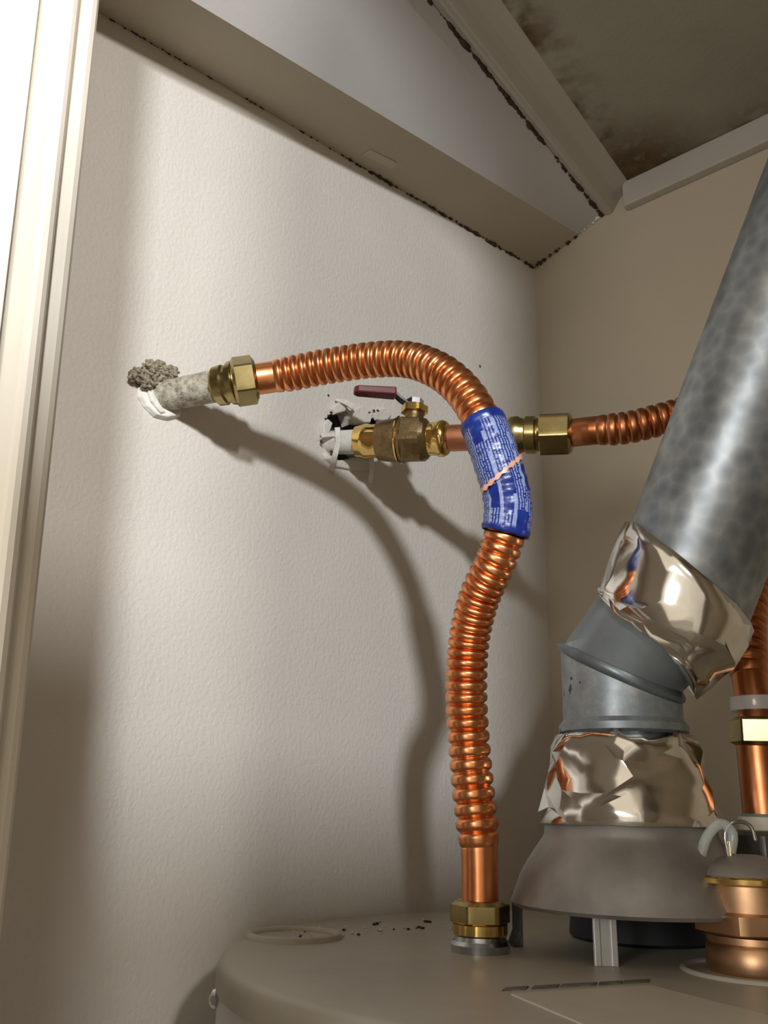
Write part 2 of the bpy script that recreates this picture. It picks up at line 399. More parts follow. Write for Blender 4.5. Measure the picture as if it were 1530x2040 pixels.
# yellowed patch on the soffit underside
def under(px, py):      # on the soffit underside
    z = 2.1
    for _ in range(12):
        P = onz(px, py, z); a, b_ = ext(*L1, P.y), ext(*L2, P.y); z = a.z+(b_.z-a.z)*(P.x/b_.x)-.0005
    return onz(px, py, z)
pp = [under(*q) for q in ((722, 308), (738, 298), (790, 324), (782, 338))]
loft('paint_patch', pp, [q+Vector((0, 0, .0008)) for q in pp], plain('patch_paint', (.47, .43, .345), .5), soff, .0003)

# door frame on the left
dr = struct(bpy.data.objects.new('door_1', None)); COL.objects.link(dr); dr.location = (.25, YF, 0); dr.matrix_world = Matrix.Translation((.25, YF, 0))
def vstrip(name, q0, q1, y0, y1, wleft, mat, slope=1.0):
    """upright board whose visible front right edge runs through two measured points"""
    a, b_ = ony(*q0, y1), ony(*q1, y1)
    def X(z): return a.x+(b_.x-a.x)*(z-a.z)/(b_.z-a.z)
    zt, zb_ = ZC+.06, 0.0
    x1t, x1b = X(zt), X(1.40)
    A = [Vector((X(1.40)-wleft, y0, 0)), Vector((x1b, y0, 0)), Vector((x1b, y1, 0)), Vector((x1b-wleft, y1, 0))]
    B = [Vector((x1t-wleft, y0, zt)), Vector((x1t, y0, zt)), Vector((x1t, y1, zt)), Vector((x1t-wleft, y1, zt))]
    Cc = [Vector((v.x, v.y, 1.40)) for v in A]
    V = A+Cc+B; Fs = [(0, 1, 2, 3), (8, 9, 10, 11)]
    for k in (0, 4): Fs += [(k+i, k+(i+1) % 4, k+4+(i+1) % 4, k+4+i) for i in range(4)]
    o = mk(name, V, Fs, mat, dr, False); m_ = o.modifiers.new('bevel', 'BEVEL'); m_.width = .0035; m_.segments = 3; m_.limit_method = 'ANGLE'
    return o
vstrip('stop', (205, 0), (50, 1500), .105, .112, .26, 'jamb')
vstrip('jamb', (165, 0), (7, 1500), .098, .104, .20, 'jamb')
vstrip('casing', (85, 0), (20, 560), .088, .097, .20, 'casing')
# unseen open door leaf, added beside the opening to shade the lower left wall
lf = struct(box('shade_leaf', .785, .815, -.62, -.045, .02, 1.875, 'leaf', None, .003))
for z0, z1 in ((.15, .85), (.95, 1.80)):
    box('panel', .780, .786, -.54, -.10, z0, z1, 'leaf', lf, .003)
revolve('knob', (.785, -.58, 1.0), (-1, 0, 0), [(0, .012), (.02, .010), (.03, .022), (.045, .026), (.058, .018), (.062, .004)], 'brass', lf)

# ------------------------------------------------------------------ water heater
CH = Vector((.2314, .5056, 0)); RH = .2275; ZT = 1.45
wh = empty('water_heater', (CH.x, CH.y, 0), 'cylindrical water heater, its beige enamelled top filling the bottom of the closet', 'water heater')
revolve('jacket', CH, ZZ, [(0, RH-.002), (.02, RH-.001), (1.440, RH-.001)], 'jacket', wh, 160)
revolve('top_cover', CH, ZZ, [(1.436, RH+.0002), (1.444, RH+.0004), (1.4475, RH-.0008), (1.4493, RH-.0030), (ZT, RH-.0065), (ZT, .1), (ZT, .01)], 'heater_top', wh, 160, 60)
def ringpiece(name, px, py, R_, w_, h_, mat, parent, z=ZT):
    c = onz(px, py, z); prof = [(0, R_), (h_*.7, R_-.0006), (h_, R_-w_*.35), (h_, R_-w_*.6), (h_*.5, R_-w_), (0, R_-w_)]
    return revolve(name, c, ZZ, prof, mat, parent, 72, 60, closed=True)
ringpiece('knockout_ring', 585, 1867, .0295, .0055, .0032, 'heater_top', wh)
ringpiece('escutcheon', 1518, 1938, .0400, .004, .0018, 'heater_top', wh)
c = onz(585, 1866, ZT); revolve('knockout_plug', c, ZZ, [(0, .0232), (.0005, .0228), (.0006, .001)], 'heater_top', wh, 48)
def nipple(c, r=.0146, h=.030):
    return revolve('nipple', c, ZZ, [(0, r+.001), (.004, r+.0015), (.006, r), (h-.006, r), (h-.003, r-.001), (h, r-.0015)], 'zinc', wh, 48,
                   fn=lambda i, th, rr: rr)
N1 = Vector((.1697, .4500, ZT)); N2 = Vector((.2937, .5604, ZT))
nipple(N1, .0155, at(960, 1855, .5625).z-ZT); nipple(N2, .0150)
# screw on the jacket
d = ray(427, 1990); a2 = d.x**2+d.y**2; ox, oy = CAM.x-CH.x, CAM.y-CH.y; b2 = 2*(ox*d.x+oy*d.y); c2 = ox*ox+oy*oy-(RH+.0005)**2
disc = b2*b2-4*a2*c2
th = math.atan2(.40-CH.y, -.0-CH.x)
if disc > 0: S = CAM+d*((-b2-sqrt(disc))/(2*a2))
else: tm = -b2/(2*a2); S = CAM+d*tm
nr = Vector((S.x-CH.x, S.y-CH.y, 0)).normalized(); S = Vector((CH.x, CH.y, S.z))+nr*(RH-.001)
revolve('screw', S, nr, [(0, .0035), (.0012, .0042), (.0028, .0036), (.004, .0016), (.0042, .0003)], 'chrome', wh, 24, 30, hexes=(0, 1, 2))
# warning sticker and its printed heading
def flat(name, pts, z, th_, mat, parent):
    P = [onz(*q, z) for q in pts]; return loft(name, P, [p-Vector((0, 0, th_)) for p in P], mat, parent)
flat('sticker', ((1018, 1979), (1297, 1962), (1530, 2022), (1640, 2060), (1330, 2110)), ZT+.0007, .0007, 'sticker', wh)
P0, P1 = onz(1000, 1972, ZT+.0006), onz(1292, 1955, ZT+.0006)
for i, (f0, f1) in enumerate(((0, .15), (.19, .36), (.38, .62), (.64, .80), (.81, 1.0))):
    a, b_ = P0.lerp(P1, f0), P0.lerp(P1, f1); up_ = Vector((-.38, .92, 0))*.0075
    A = [a, b_, b_+up_, a+up_]; loft('printed_word', A, [q-Vector((0, 0, .0006)) for q in A], 'ink', wh)
# black gasket under the hood
BD = onz(1283, 1870, ZT)
revolve('flue_baffle', BD, ZZ, [(0, .0445), (.002, .0465), (.019, .0450), (.023, .0430), (.024, .005)], 'black', wh, 64, 35)
revolve('baffle_tab', onz(1322, 1868, ZT)+Vector((0, 0, .022)), ZZ, [(0, .0052), (.012, .0052)], 'black', wh, 12)
# crumbs on the far edge of the top
bm = bmesh.new(); r = random.Random(4)
for i in range(34):
    f = r.random(); p = onz(560+f*440+r.uniform(-20, 20), 1862-f*32+r.uniform(-8, 16), ZT)
    rock(bm, p+Vector((0, 0, .0008)), r.uniform(.0005, .0014), (1, 1, .8), 1, .5, i)
o = bmobj('plaster_crumbs', bm, 'wall'); o['kind'] = 'stuff'; tag(o, 'pale plaster crumbs scattered along the far edge of the heater top by the wall', 'debris')
bm = bmesh.new()
for i in range(30):
    f = r.random(); p = onz(540+f*460+r.uniform(-20, 20), 1862-f*34+r.uniform(-8, 14), ZT)
    rock(bm, p+Vector((0, 0, .0006)), r.uniform(.0005, .0018), (1, 1, .6), 1, .5, i+90)
o = bmobj('dark_dirt', bm, 'grime'); o['kind'] = 'stuff'; tag(o, 'dark dirt specks lying along the far edge of the heater top', 'debris')

# ------------------------------------------------------------------ draft hood
FC = Vector((.2355, .5075, 0)); zr = at(1240, 1797, .51).z
zr = ZT+.030
hd = empty('draft_hood', (FC.x, FC.y, ZT), 'grey metal draft hood, a flared bell standing on strap legs over the heater top', 'draft hood')
def zpx(py, D, px=1245): return at(px, py, D).z
z0 = zpx(1800, .575); z1 = zpx(1640, .575); z2 = zpx(1467, .575); z3 = zpx(1345, .575)
H_ = z1-z0
prof = [(z0-.002, .0680), (z0, .0697), (z0+.003, .0684), (z0+H_*.15, .0668), (z0+H_*.32, .0640), (z0+H_*.50, .0596), (z0+H_*.68, .0540), (z0+H_*.80, .0502), (z0+H_*.86, .0490), (z0+H_*.98, .0486), (z1+.002, .0470),
        (z1+.002, .0440), (z0+H_*.7, .0520), (z0+H_*.3, .0630), (z0, .0670)]
revolve('hood', FC, ZZ, prof, 'hood', hd, 96, 40, closed=True)
def leg(px, topy, footpx, footpy, wd, mat, side=(1, 0, 0)):
    foot = onz(footpx, footpy, ZT); rad = Vector((foot.x-FC.x, foot.y-FC.y, 0)).normalized()
    top = Vector((FC.x, FC.y, z0+.004))+rad*.071
    tg = rad.cross(ZZ)
    return foot, top, rad, tg
foot, top, rad, tg = leg(1210, 1800, 1208, 1925, .009, 'leg')
tg = Vector((RT.x, RT.y, 0)).normalized(); top = foot+ZZ*(z0+.010-ZT)
o1 = bar('leg', [foot, foot.lerp(top, .5), top], .0125, .0016, tg, 'leg', hd, .0003)
for s_ in (-1, 1):
    q = [p+tg*s_*.0044-Vector((FW.x, FW.y, 0)).normalized()*.0012 for p in (foot, top)]; bar('leg_rib', q, .0034, .0016, tg, 'leg', o1, .0004)
for f_ in (onz(1032, 1886, ZT), Vector((FC.x+.062, FC.y+.034, ZT))):
    rad2 = Vector((f_.x-FC.x, f_.y-FC.y, 0)).normalized(); t2 = f_+ZZ*(z0+.003-ZT)
    lg = bar('leg', [f_, f_.lerp(t2, .5), t2], .0060, .0020, tg, 'dark_leg', hd, .0003)
    bar('leg_foot', [f_-rad2*.002-tg*.006+Vector((0, 0, .0010)), f_-tg*.003+Vector((0, 0, .0012)), f_+Vector((0, 0, .009))], .0060, .0018, rad2, 'dark_leg', lg, .0003)

# ------------------------------------------------------------------ flue pipe
fl = empty('flue_pipe', (FC.x, FC.y, z1), 'galvanised flue pipe rising from the hood, elbowed, leaning right to the ceiling', 'flue pipe')
RF = .0350
revolve('lower_pipe', (FC.x, FC.y, z1), ZZ, [(.0, .0440), (.02, .0410), (z2-z1, RF+.001), (z2-z1+.002, RF+.0030), (z2-z1+.006, RF+.0030), (z2-z1+.009, RF+.0004), (z3+.018-z1, RF-.0004)], 'galv_blotch', fl, 96, 30)
# elbow: two mitred gores joined on a tilted bead
EA = at(1255, 1395, .575); E2 = at(1330, 1205, .560); E3 = at(1383, 1110, .553); E5 = at(1651, 400, .52)
E0 = Vector((FC.x, FC.y, z3-.025)); 
dirU = (E5-E3).normalized()
E6 = E5+dirU*((ZC-E5.z)/dirU.z+.02)
RU = .0415
def ring(c, nrm, r, n=96, sq=1.0):
    a, b_ = frame(nrm); return [Vector(c)+(a*cos(2*pi*k/n)*sq+b_*sin(2*pi*k/n))*r for k in range(n)]
def rings(name, rs, mat, parent, ang=30):
    n_ = len(rs[0]); V = [v for q in rs for v in q]; Fs = []
    for i in range(len(rs)-1):
        for k in range(n_): Fs.append((i*n_+k, i*n_+(k+1) % n_, (i+1)*n_+(k+1) % n_, (i+1)*n_+k))
    Fs += [tuple(range(n_)), tuple(range((len(rs)-1)*n_, len(rs)*n_))]
    return mk(name, V, Fs, mat, parent, True, ang)
def aligned(rs):         # keep start angles matched between rings
    out = [rs[0]]
    for q in rs[1:]:
        best = min(range(len(q)), key=lambda k: (q[k]-out[-1][0]).length); out.append(q[best:]+q[:best])
    return out
seam_c = Vector((FC.x, FC.y, 0)); 
sl, sr, sf = at(1140, 1283, .575), at(1386, 1388, .575), at(1275, 1350, .575-.040)
u_ = (sr-sl); n_seam = u_.cross(sf-(sl+sr)/2).normalized(); n_seam = -n_seam if n_seam.z < 0 else n_seam
ax_mid = (n_seam+ZZ*.0).normalized(); cs = (sl+sr)/2
print('seam', cs, n_seam, u_.length)
def cutring(c, axis, r, pc, pn, n=96, off=0.0):   # cylinder (c, axis, r) cut by plane (pc, pn)
    a, b_ = frame(axis); axis = Vector(axis).normalized(); out = []
    for k in range(n):
        p = Vector(c)+(a*cos(2*pi*k/n)+b_*sin(2*pi*k/n))*r; t_ = (Vector(pc)-p).dot(pn)/axis.dot(pn); out.append(p+axis*(t_+off))
    return out
cs2 = Vector((FC.x, FC.y, cs.z))
# lower gore: vertical up to the bead plane
lowc = Vector((FC.x, FC.y, z2))
G = aligned([ring(Vector((FC.x, FC.y, z2+.010)), ZZ, RF-.0002), cutring(lowc, ZZ, RF+.0003, cs2, n_seam)])
rings('elbow_gore', G, 'galv_blotch', fl)
axG = (E2-cs2).normalized()
bead = aligned([cutring(cs2, ZZ, RF+.0003, cs2, n_seam, off=-.0035), cutring(cs2, ZZ, RF+.0018, cs2, n_seam, off=-.0020), cutring(cs2, ZZ, RF+.0026, cs2, n_seam, off=.0005),
                cutring(cs2, axG, RF+.0018, cs2, n_seam, off=.0030), cutring(cs2, axG, RF+.0006, cs2, n_seam, off=.0045)])
rings('elbow_bead', bead, metal('galv_dark', (.20, .23, .245), .35, (.14, .165, .175), 40, 0, .08, .55), fl, 60)
mid_n = (axG+dirU).normalized()
pcM = E3-dirU*.030
G2 = aligned([cutring(cs2, axG, RF+.0010, cs2, n_seam, off=.002), cutring(cs2.lerp(pcM, .6), axG, RF+.0035, pcM, mid_n, off=-.012), cutring(pcM, axG, RU-.0014, pcM, mid_n)])
rings('elbow_gore', G2, metal('galv_plain', (.27, .31, .33), .38, (.20, .235, .25), 26, .04, .08, .55), fl)
UP_ = aligned([ring(pcM-dirU*.004, dirU, RU-.001), ring(pcM+dirU*.004, dirU, RU), ring(E3+dirU*.2, dirU, RU), ring(E6, dirU, RU)])
rings('upper_pipe', UP_, 'galv', fl)
# lengthwise lock seam on the lower section
q = [Vector((FC.x, FC.y, z))+Vector((.30, -.95, 0)).normalized()*(RF+.0004) for z in (z2+.010, cs2.z-.012)]
# sheet-metal screw in the crimp
qd = Vector((at(1222, 1455, .53).x-FC.x, at(1222, 1455, .53).y-FC.y, 0)).normalized()
revolve('screw', Vector((FC.x, FC.y, zpx(1455, .535)))+qd*(RF-.001), qd, [(0, .004), (.002, .004), (.0035, .0028), (.004, .0008)], 'dark_leg', fl, 20, 40)
# crumpled foil tape
def foil(name, rowsf, nr_, nc, amp, seed, mat='foil', edge=.0015):
    r = random.Random(seed); V = []; Fs = []
    jit = [[(r.uniform(-.38, .38), r.uniform(-.38, .38), r.uniform(-1, 1)) for _ in range(nc)] for _ in range(nr_)]
    for i in range(nr_):
        for k in range(nc):
            ji, jk, jr = jit[i][k]; e = i in (0, nr_-1)
            V.append(rowsf(min(1, max(0, (i+(0 if e else ji))/(nr_-1)))+(r.uniform(-edge, edge)*8 if e else 0), 2*pi*(k+jk)/nc, (jr*amp if not e else abs(jr)*amp*.35)))
    for i in range(nr_-1):
        for k in range(nc):
            a, b_, c, d_ = i*nc+k, i*nc+(k+1) % nc, (i+1)*nc+(k+1) % nc, (i+1)*nc+k
            if r.random() < .5: Fs += [(a, b_, c), (a, c, d_)]
            else: Fs += [(a, b_, d_), (b_, c, d_)]
    o = mk(name, V, Fs, mat, fl, True, 32)
    s_ = o.modifiers.new('thick', 'SOLIDIFY'); s_.thickness = .0004; s_.offset = 1
    return o
aF, bF = frame(ZZ)
def cone_rows(f, th, dr_):
    f = min(1, max(0, f))
    z = z1-.001+(z2-z1+.001)*f; rr = .0498*(1-f)**1.15+(RF+.0036)*(1-(1-f)**1.15)
    return Vector((FC.x, FC.y, z))+(aF*cos(th)+bF*sin(th))*(rr+.0014+dr_)
f1 = foil('foil_tape', cone_rows, 7, 24, .0030, 11); f1['label'] = 'crumpled bright foil band just above the hood'
# upper foil collar between gore and upper pipe: follows a tilted lower edge and drips down on the right
aU, bU = frame(dirU)
topn = (dirU*1.0+RT*.0).normalized()
def fedge(pxs, f):
    for (a, va), (b_, vb) in zip(pxs, pxs[1:]):
        if a <= f <= b_: return va+(vb-va)*(f-a)/(b_-a)
    return pxs[-1][1]
def up_rows(f, th, dr_):
    dv = aU*cos(th)+bU*sin(th); side = dv.dot(RT); front = -dv.dot(FW)
    # lower edge on the elbow gore, upper edge on the pipe
    top_p = E3+dirU*(-.012-.020*side)+dv*(RU+.0010)
    low_c = pcM+(-axG)*(.019+.026*max(0, side))
    dvg = (dv-axG*dv.dot(axG)).normalized()
    low_p = low_c+dvg*(RF+.0040+.0015*max(0, -side))
    mid_p = pcM-dirU*(.012+.006*side)+dv*(RU+.0010)
    if f < .55: p = low_p.lerp(mid_p, f/.55)
    else: p = mid_p.lerp(top_p, (f-.55)/.45)
    return p+dv*(dr_+.0018)
f2 = foil('foil_tape', up_rows, 7, 22, .0028, 23); f2['label'] = 'torn dull foil collar wrapped over the elbow joint'

# ------------------------------------------------------------------ copper connectors
def corr(d, pitch_, r0, amp):
    ph = (d/pitch_) % 1.0; h = 1-(1-abs(sin(pi*ph)))**1.7; return r0+amp*(h-.5)*2
def make_hose(root, path, c0, c1, pitchf, mat='copper', r0=.0114, amp=.0013, cuff=.0108):
    """cuffs are plain tube at both ends, the middle is corrugated with a slowly changing pitch"""
    # phase integral
    N = 4000; ds = (c1-c0)/N; ph = [0]
    for i in range(N): ph.append(ph[-1]+ds/pitchf((i+.5)/N))
    tot = round(ph[-1]); k = tot/ph[-1]
    def rf(d):
        if d <= c0 or d >= c1: return cuff
        f = (d-c0)/(c1-c0)*N; i = int(f); p_ = (ph[i]+(ph[min(i+1, N)]-ph[i])*(f-i))*k
        ramp_ = min(1, (d-c0)/.012, (c1-d)/.012)
        h = 1-(1-abs(sin(pi*p_)))**1.8
        return cuff+(r0-cuff)*ramp_+amp*(2*h-1)*(.35+.65*ramp_)*(.72 if f/N < .5 else .72+.28*min(1, (f/N-.5)*6))
    return sweep('hose', path, 0, path.L, rf, mat, root, .00055, 40, True, ang=60)
def hexnut(name, O, ax, L, r, mat, parent, rot=0.0, lip=.0012):
    prof = [(0, r*.88), (lip, r), (lip*1.5, r), (L*.72, r), (L*.74, r), (L, r*.90), (L, r*.70)]
    prof = [(0, r*.86), (.0008, r*.93), (.0022, r), (L-.0025, r), (L-.0006, r*.93), (L, r*.84)]
    return revolve(name, O, ax, prof, mat, parent, 72, 25, hexes=(2, 3), rot=rot)

# --- left connector: wall pipe -> arch -> left nipple
hp = [(500, 757, .57), (560, 748, .568), (650, 730, .56), (740, 717, .55), (815, 717, .54), (880, 742, .53), (930, 788, .525), (965, 850, .522), (990, 920, .52),
      (1010, 990, .522), (1009, 1050, .525), (987, 1120, .53), (955, 1190, .54), (935, 1270, .55), (929, 1360, .555), (932, 1450, .56), (941, 1560, .562)]
PA = [at(*q) for q in hp]+[Vector((.1697, .4498, 1.505)), Vector((.1697, .4500, 1.464))]
A = Path(PA)
conn = empty('copper_connector', N1, 'bright corrugated copper connector arching from the left wall pipe to the nipple', 'pipe connector', 'corrugated copper connectors')
del conn['group']
c0 = A.near(548, 750); c1 = A.near(948, 1690)
def pf(f):
    # fine near the wall, wide over the outside of the bend, tight under the label, wide again below
    pts = [(0, .0059), (.30, .0064), (.40, .0078), (.55, .0070), (.66, .0052), (.74, .0058), (.84, .0080), (1, .0086)]
    return fedge(pts, f)
make_hose(conn, A, c0, c1, pf)
axn = (A(0)-A(.012)).normalized()
hexnut('hex_nut', A(.004), axn, .017, .0152, 'brass', conn, .3)
zn0, zn1 = at(960, 1856, .5625).z, at(960, 1793, .5625).z
hexnut('hex_nut', Vector((N1.x, N1.y, zn0+.003)), ZZ, zn1-zn0-.003, .0152, 'brass', conn, .28)
revolve('nut_collar', Vector((N1.x, N1.y, zn0-.002)), ZZ, [(0, .0148), (.001, .0156), (.006, .0156), (.007, .0140)], 'brass_shiny', conn, 48)
# paper label sleeve
l0 = A.near(950, 838); l1 = A.near(1011, 1072)
lab = sweep('label', A, l0, l1, lambda d: .0141+.0003*sin(d*900), 'label', conn, .0012, 64, False, uv=True,
            fn=lambda d, th, r_: r_+.0004*noise.noise(Vector((cos(th)*3, sin(th)*3, d*160))))
s_ = lab.modifiers.new('thick', 'SOLIDIFY'); s_.thickness = .0004; s_.offset = 1
lab['label'] = 'blue printed label sleeve with pale lines of text'
# torn strip where copper shows between the two halves of the label
lm = A.near(998, 950)
V = []; Fs = []
cL = A(lm); tL = (A(lm+.004)-A(lm-.004)).normalized(); nrm = (tL*.90+RT*-.0+(-UP)*-.0).normalized()
side = (RT-tL*RT.dot(tL)).normalized(); frt = (-FW-tL*(-FW).dot(tL)).normalized()
nS = 40
for i in range(nS):
    th = radians(-80+160*i/(nS-1)); u = sin(th)
    off = tL*(-.0075*u+.0020*cos(th)*1.2-.001) 
    wd = .0013+.0006*sin(i*1.3)
    for s2 in (-1, 1):
        for h in (.0150, .0156): V.append(cL+off+tL*s2*wd+(side*sin(th)+frt*cos(th))*h)
for i in range(nS-1):
    a = i*4; b_ = a+4
    Fs += [(a, a+2, b_+2, b_), (a+1, b_+1, b_+3, a+3), (a, b_, b_+1, a+1), (a+2, a+3, b_+3, b_+2)]
Fs += [(0, 1, 3, 2), (nS*4-4, nS*4-3, nS*4-1, nS*4-2)]
mk('torn_strip', V, Fs, plain('bare_copper_strip', (.78, .40, .26), .35, 90, .2), conn, True, 40)

# --- right connector: adapter -> behind the flue -> right nipple
V0 = onx(660, 882); V4 = at(1100, 865, .66); RD = (V4-V0).normalized()
def run(px):
    lo, hi = -.02, .4
    for _ in range(40):
        m_ = (lo+hi)/2
        if pj(V0+RD*m_)[0] < px: lo = m_
        else: hi = m_
    return V0+RD*lo
K = [run(1085), run(1125), at(1180, 858, .650), at(1250, 852, .648), at(1330, 832, .65), at(1410, 812, .655), at(1475, 830, .66), at(1515, 900, .66), at(1522, 1000, .655), at(1512, 1080, .645),
     at(1496, 1170, .635), at(1487, 1240, .625), at(1488, 1310, .615), at(1497, 1370, .608), at(1507, 1420, .603), at(1512, 1450, .600)]
B = Path(K)
conn2 = empty('copper_connector', B(B.L), 'shadowed corrugated copper connector running along the back wall and behind the flue', 'pipe connector')
d0 = B.near(1195, 856); d1 = B.near(1492, 1345)
make_hose(conn2, B, d0, d1, lambda f: .0075, 'copper_shaded')
hexnut('hex_nut', run(1072), RD, run(1140).__sub__(run(1072)).length, .0158, 'brass', conn2, .1)
axe = (B(B.L)-B(B.L-.01)).normalized()
zt_, zu_ = at(1512, 1430, .6).z, at(1515, 1500, .6).z
N2v = Vector((N2.x, N2.y, 0))
Pn = Vector((B(B.L).x, B(B.L).y, 0))
hexnut('hex_nut', Pn+Vector((0, 0, zt_)), (N2v-Pn)*.2-ZZ*.02, .017, .0150, 'brass', conn2, .3)
revolve('clear_collar', Pn+Vector((0, 0, zt_+.004)), ZZ, [(0, .0150), (.002, .0156), (.008, .0150), (.009, .0118)], 'clear', conn2, 40)
# riser under it
rz = empty('copper_riser', N2, 'short shadowed copper riser with a cream ring, standing on the right heater nipple', 'pipe')
def zz(y): return at(1515, y, .6).z
revolve('tube', N2v*.7+Pn*.3+Vector((0, 0, zz(1628))), ZZ, [(0, .0122), (zz(1455)-zz(1628), .0122)], 'copper_shaded', rz, 40)
revolve('seal', N2v*.7+Pn*.3+Vector((0, 0, zz(1634))), ZZ, [(0, .0126), (.001, .0134), (.0035, .0128)], 'teal', rz, 40)
revolve('cream_ring', N2v*.7+Pn*.3+Vector((0, 0, zz(1655))), ZZ, [(0, .0150), (.0005, .0156), (.0075, .0150), (.0082, .012)], 'ring', rz, 40)
hexnut('union_nut', N2v+Vector((0, 0, ZT+.016)), ZZ, zz(1655)-ZT-.016, .0190, metal('dark_union', (.18, .17, .15), .5, None, 60), rz, .2)

# ------------------------------------------------------------------ old wall pipe at the left
W0 = onx(322, 790); W1 = A(.0)+ (A(0)-A(.01)).normalized()*.004
adW = (W1-W0).normalized(); LW = (W1-W0).length
wp = empty('wall_pipe', W0, 'old paint-crusted pipe stub poking out of the torn hole at left', 'pipe')
revolve('pipe', W0-adW*.045, adW, [(0, .0105), (.045, .0108), (.045+LW*.3, .0108), (.045+LW*.62, .0112), (.045+LW*.8, .0112)], 'oldpipe', wp, 40, 40,
        fn=lambda i, th, rr: rr+.0004*sin(th*5+i*2))
qn = W0+adW*(LW*.70)
revolve('coupling', qn-adW*.004, adW, [(0, .0115), (.002, .0135), (.008, .0140), (.0095, .0128), (.012, .0128), (.0125, .0150), (.0165, .0155), (.018, .0140)], 'brass', wp, 48, 30,
        fn=lambda i, th, rr: rr+.0003*sin(th*7+i))
# torn plaster lip and insulation
bm = bmesh.new(); r = random.Random(9)
for i, q in enumerate(((283, 752), (300, 745), (318, 740), (275, 745), (330, 748), (308, 756), (292, 765), (322, 730), (268, 750), (338, 742), (300, 732))):
    p = onx(*q, .004+.003*r.random()); rock(bm, p, .0044+.0016*r.random(), (.8, 1, .75), 4, .75, i)
o = bmobj('insulation_tuft', bm, 'wool'); tag(o, 'grey-brown fluffy insulation stuffed above the pipe in the left wall hole', 'insulation')
def chip(name, pts, x0, x1, mat, parent, seed=0):
    r = random.Random(seed); A_ = [onx(*q, x0) for q in pts]; c = sum(A_, Vector())/len(A_)
    B_ = [Vector((x1+r.uniform(-.0008, .0008), v.y, v.z)).lerp(Vector((x1, c.y, c.z)), .14) for v in A_]
    o = loft(name, A_, B_, mat, parent, .0008); return o
pl = chip('plaster_patch', ((272, 770), (290, 768), (315, 790), (338, 812), (362, 818), (358, 832), (330, 838), (305, 832), (285, 812), (272, 790)), .0, .0042, 'plaster', None, 1)
tag(pl, 'white broken plaster lip below the old pipe in the left wall hole', 'plaster')
chip('flake', ((290, 775), (300, 780), (318, 806), (330, 824), (318, 826), (298, 800)), .004, .0062, 'plaster', pl, 2)

# ------------------------------------------------------------------ ball valve on its stub
st = empty('stub_pipe', V0, 'white paint-coated stub pipe with wire clips in the second wall hole', 'pipe')
revolve('pipe', V0-RD*.04, RD, [(0, .0100), (.04+.012, .0100), (.04+(run(722)-V0).length, .0104)], 'white_pipe', st, 36, 40)
def ox_(px, py, x): return onx(px, py, x)
bar('clip', [ox_(640, 868, .006), ox_(665, 866, .010), ox_(700, 884, .014), ox_(712, 896, .014)], .004, .0022, ZZ, 'white_pipe', st)
bar('clip', [ox_(672, 852, .012), ox_(674, 880, .014), ox_(668, 905, .010), ox_(660, 938, .004)], .0045, .0020, RT, 'white_pipe', st)
bar('clip', [ox_(738, 905, .010), ox_(742, 930, .008), ox_(738, 962, .003)], .0045, .0020, RT, 'white_pipe', st)
bar('clip', [ox_(668, 796, .002), ox_(690, 802, .007), ox_(706, 812, .010)], [.002, .005, .006], .0015, ZZ, 'white_pipe', st)
for i, pts in enumerate((((640, 900), (668, 918), (700, 915), (735, 925), (745, 940), (700, 938), (665, 932), (645, 915)),
                         ((690, 820), (715, 808), (740, 822), (735, 845), (705, 848)),
                         ((635, 850), (645, 835), (656, 845), (648, 866), (637, 870)),
                         ((738, 820), (765, 812), (778, 828), (768, 842), (745, 838)),
                         ((655, 815), (672, 800), (690, 806), (684, 822), (662, 828)))):
    o = chip('plaster_chunk', pts, 0, .003+.001*(i % 3), 'wall', None, i+3)
    tag(o, ('broken plaster ledge under the white stub pipe', 'broken plaster lump above the white stub pipe', 'small plaster chip left of the white stub pipe',
            'loose plaster flake beside the red valve lever, right of the hole', 'plaster lump at the upper left of the valve hole')[i], 'plaster')
bm = bmesh.new()
for i, q in enumerate(((655, 828), (660, 822), (735, 822), (745, 818), (640, 880), (660, 900), (752, 818), (650, 835))): rock(bm, onx(*q, .0035), .0011, (1, 1.6, 1), 1, .6, i)
o = bmobj('dirt_specks', bm, 'grime'); o['kind'] = 'stuff'; tag(o, 'dark specks around the torn edge of the valve hole', 'debris')

bv = empty('ball_valve', run(800), 'bronze ball valve with a red lever, beside the right wall hole', 'valve')
def seg(a, b_): return (run(b_)-run(a)).length
def rr_(h, D=.685): return h/2*D/F_PX*1.04
revolve('press_collar', run(708), RD, [(0, .0110), (.001, .0128), (seg(708, 722), .0136), (seg(708, 730), .0146), (seg(708, 742), .0136), (seg(708, 760), .0140)], 'brass_shiny', bv, 56, 50)
revolve('body', run(752), RD, [(0, .0140), (.001, .0160), (seg(752, 770), .0172), (seg(752, 800), .0182), (seg(752, 815), .0170)], 'bronze', bv, 64, 50)
revolve('hex_collar', run(797), RD, [(0, .0170), (.0008, .0186), (.003, .0190), (.0034, .0176), (seg(797, 842), .0176), (seg(797, 850), .0166), (seg(797, 855), .0140)], 'bronze', bv, 72, 25, hexes=(3, 4), rot=.2)
revolve('press_collar', run(838), RD, [(0, .0130), (.001, .0138), (seg(838, 862), .0135), (seg(838, 868), .0136), (seg(838, 876), .0150), (seg(838, 884), .0150), (seg(838, 891), .0134), (seg(838, 895), .0112)], 'brass_shiny', bv, 56, 50)
revolve('flange_ring', run(793), RD, [(0, .0182), (.0004, .0196), (.0016, .0198), (.0020, .0186)], 'brass_shiny', bv, 64, 50)
VU = (ZZ-RD*ZZ.dot(RD)).normalized(); S0 = run(822)
revolve('neck', S0, VU, [(0, .0105), (.016, .0085), (.020, .0078), (.024, .0078)], 'bronze', bv, 40, 50)
